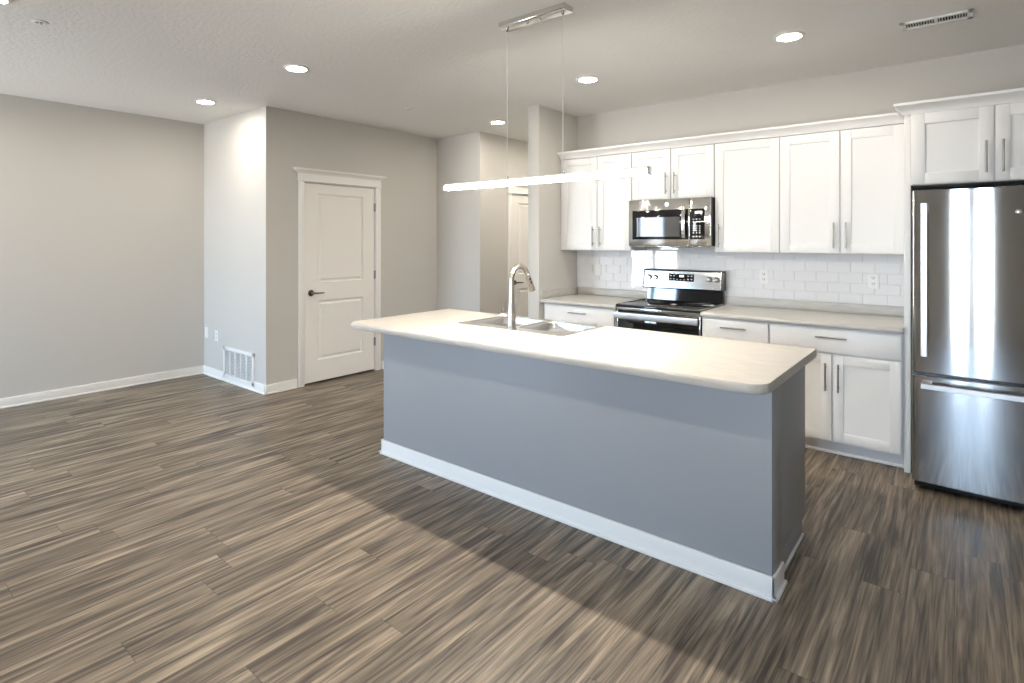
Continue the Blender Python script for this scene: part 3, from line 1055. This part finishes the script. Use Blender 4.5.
def burner(x, y, r):
    mm = MB()
    for q in (r, r * 0.62):
        mm.rings([[(x + math.cos(2 * math.pi * k / 48) * s, y + math.sin(2 * math.pi * k / 48) * s, z) for k in range(48)] for s, z in ((q, 0.9241), (q, 0.9244), (q - 0.0025, 0.9244), (q - 0.0025, 0.9241))], caps=False)
    o = make('burner_ring', mm, M_SCREEN, ck)


for x, y, r in ((-2.15, 4.40, 0.115), (-2.15, 4.69, 0.085), (-1.76, 4.40, 0.085), (-1.76, 4.69, 0.115)):
    burner(x, y, r)
make('back_riser', MB().prism([(4.868, 0.9015), (4.918, 0.9015), (4.918, 1.04), (4.884, 1.04)], RX0 + 0.012, RX1 - 0.022, 'X'), M_BLACK, t)
gx0, gx1 = RX0 - 0.010, RX1 - 0.004
pf = [(4.905, 1.036), (4.838, 1.030), (4.832, 1.036), (4.852, 1.190), (4.860, 1.199), (4.905, 1.203)]
bg_ = make('backguard', MB().prism(pf, gx0, gx1, 'X'), M_BLACKP, t)


def on_panel(z, out):
    """depth of the sloped control face at height z, moved out by out"""
    return 4.832 + (z - 1.036) / (1.190 - 1.036) * 0.020 - out


def face_slab(x0, x1, z0, z1, o0, o1):
    return MB().rings([[(x0, on_panel(z0, o), z0), (x1, on_panel(z0, o), z0), (x1, on_panel(z1, o), z1), (x0, on_panel(z1, o), z1)] for o in (o0, o1)])


make('control_face', face_slab(gx0 + 0.012, gx1 - 0.020, 1.040, 1.188, -0.002, 0.0025), M_STEEL, bg_)
make('display', face_slab(-2.084, -1.852, 1.102, 1.166, 0.002, 0.004), M_BLACK, bg_)
make('clock', face_slab(-1.986, -1.944, 1.138, 1.156, 0.0035, 0.0048), M_LED, bg_)
m = MB()
for x in (-2.066, -2.036, -1.905, -1.874):
    for z in (1.148, 1.120):
        s = face_slab(x - 0.007, x + 0.007, z - 0.0045, z + 0.0045, 0.0035, 0.0046)
        make('button', s, M_PRINT, bg_)
for x in (-2.004, -1.972, -1.940):
    s = face_slab(x - 0.006, x + 0.006, 1.112, 1.119, 0.0035, 0.0046)
    make('button', s, M_PRINT, bg_)
for x in (-2.272, -2.212, -1.716, -1.652):
    z = 1.125
    m = MB().lathe((x, on_panel(z, 0.0), z), [(0.021, -0.001), (0.021, -0.006), (0.018, -0.009), (0.0165, -0.024), (0.014, -0.026)], 'Y', 24)
    m.box(x - 0.004, x + 0.004, on_panel(z, 0.031), on_panel(z, 0.02), z - 0.015, z + 0.015, 0.0015)
    kn = make('knob', m, M_STEELS, bg_)
    m = MB().rings([[(x + math.cos(2 * math.pi * k / 28) * q, on_panel(z, oo), z + math.sin(2 * math.pi * k / 28) * q) for k in range(28)] for q, oo in ((0.0265, 0.002), (0.0265, 0.0046), (0.0205, 0.0046), (0.0205, 0.002))], caps=False)
    make('knob_ring', m, M_BLACKP, kn)

# ------------------------------------------------------------------ refrigerator
FX0, FX1 = -0.2415, 0.5185
t = thing('refrigerator', 'stainless bottom-freezer refrigerator with vertical door handle', 'refrigerator', (0.14, 4.45, 0))
make('cabinet', MB().box(FX0 + 0.004, FX1 - 0.004, 4.130, 4.905, 0.03, 1.745, 0.004), M_BLACKP, t)
m = MB()
for x in (FX0 + 0.06, FX1 - 0.06):
    for y in (4.2, 4.83):
        make('foot', MB().cyl((x, y, 0), (x, y, 0.031), 0.02, n=14), M_BLACKP, t)
make('kick_grille', MB().box(FX0 + 0.01, FX1 - 0.01, 4.085, 4.131, 0.018, 0.056, 0.004), M_BLACKP, t)


def fridge_door(z0, z1):
    """gently bowed door front with rounded vertical edges"""
    prof = []
    n = 28
    xm, hw = (FX0 + FX1) / 2, (FX1 - FX0) / 2
    prof.append((FX1, 4.128))
    prof.append((FX0, 4.128))
    for k in range(6):                                     # left edge round
        a = math.pi / 2 * k / 5
        prof.append((FX0 + 0.012 * (1 - math.cos(a)), 4.055 - 0.012 * math.sin(a)))
    for k in range(1, n):
        u = -1 + 2 * k / n
        prof.append((xm + u * (hw - 0.012), 4.043 - 0.0085 * (1 - abs(u) ** 2.0)))
    for k in range(6):
        a = math.pi / 2 * (5 - k) / 5
        prof.append((FX1 - 0.012 * (1 - math.cos(a)), 4.055 - 0.012 * math.sin(a)))
    c = (xm, 4.09)
    rg = []
    for s, z in ((0.992, z0), (1.0, z0 + 0.004), (1.0, z1 - 0.004), (0.992, z1)):
        rg.append([(c[0] + (x - c[0]) * (s if s == 1 else 1 - 0.003 / hw), c[1] + (y - c[1]) * (1 if s == 1 else 0.93), z) for x, y in prof])
    return MB().rings(rg)


M_STEELF = mat('refrigerator_stainless', (0.52, 0.515, 0.51), 0.095, 1.0, aniso=1.0)
ud = make('fresh_food_door', fridge_door(0.698, 1.760), M_STEELF, t)
ld_ = make('freezer_drawer', fridge_door(0.060, 0.680), M_STEELF, t)
make('door_gasket', MB().box(FX0 + 0.01, FX1 - 0.01, 4.075, 4.130, 0.681, 0.697), M_BLACKP, t)
hx = -0.182
pth = []
for k in range(17):
    u = k / 16
    z = 0.800 + u * 0.880
    bow = 0.006 * math.sin(math.pi * u)
    pth.append((hx, 3.992 - bow, z))
rg = [[(x - 0.0165, y + 0.004, z), (x - 0.013, y - 0.006, z), (x + 0.013, y - 0.006, z), (x + 0.0165, y + 0.004, z), (x + 0.012, y + 0.009, z), (x - 0.012, y + 0.009, z)] for x, y, z in pth]
m = MB().rings(rg)
for z in (0.825, 1.655):
    m.box(hx - 0.012, hx + 0.016, 3.996, 4.041, z - 0.024, z + 0.024, 0.004)
make('door_handle', m, M_SATIN, ud)
rg = []
for k in range(21):
    u = k / 20
    x = -0.196 + u * 0.668
    yy = 3.990 - 0.010 * math.sin(math.pi * u)
    rg.append([(x, yy + 0.004, 0.630 - 0.0165), (x, yy - 0.006, 0.630 - 0.013), (x, yy - 0.006, 0.630 + 0.013), (x, yy + 0.004, 0.630 + 0.0165), (x, yy + 0.009, 0.630 + 0.012), (x, yy + 0.009, 0.630 - 0.012)])
m = MB().rings(rg)
for x in (-0.170, 0.446):
    m.box(x - 0.024, x + 0.024, 3.994, 4.041, 0.630 - 0.012, 0.630 + 0.016, 0.004)
make('drawer_handle', m, M_SATIN, ld_)
m = MB().lathe((0.224, 4.0335, 1.621), [(0.013, 0.004), (0.013, 0.0), (0.011, -0.0012)], 'Y', 24)
bd = make('badge', m, M_STEELS, ud)
m = text_mesh('GE', 0.011, (0.224, 4.0323, 1.621), 0.0003)
make('badge_emblem', m, M_BRONZE, bd)
make('hinge_cover', MB().box(FX1 - 0.13, FX1 - 0.01, 4.06, 4.20, 1.7605, 1.778, 0.004), M_BLACKP, t)
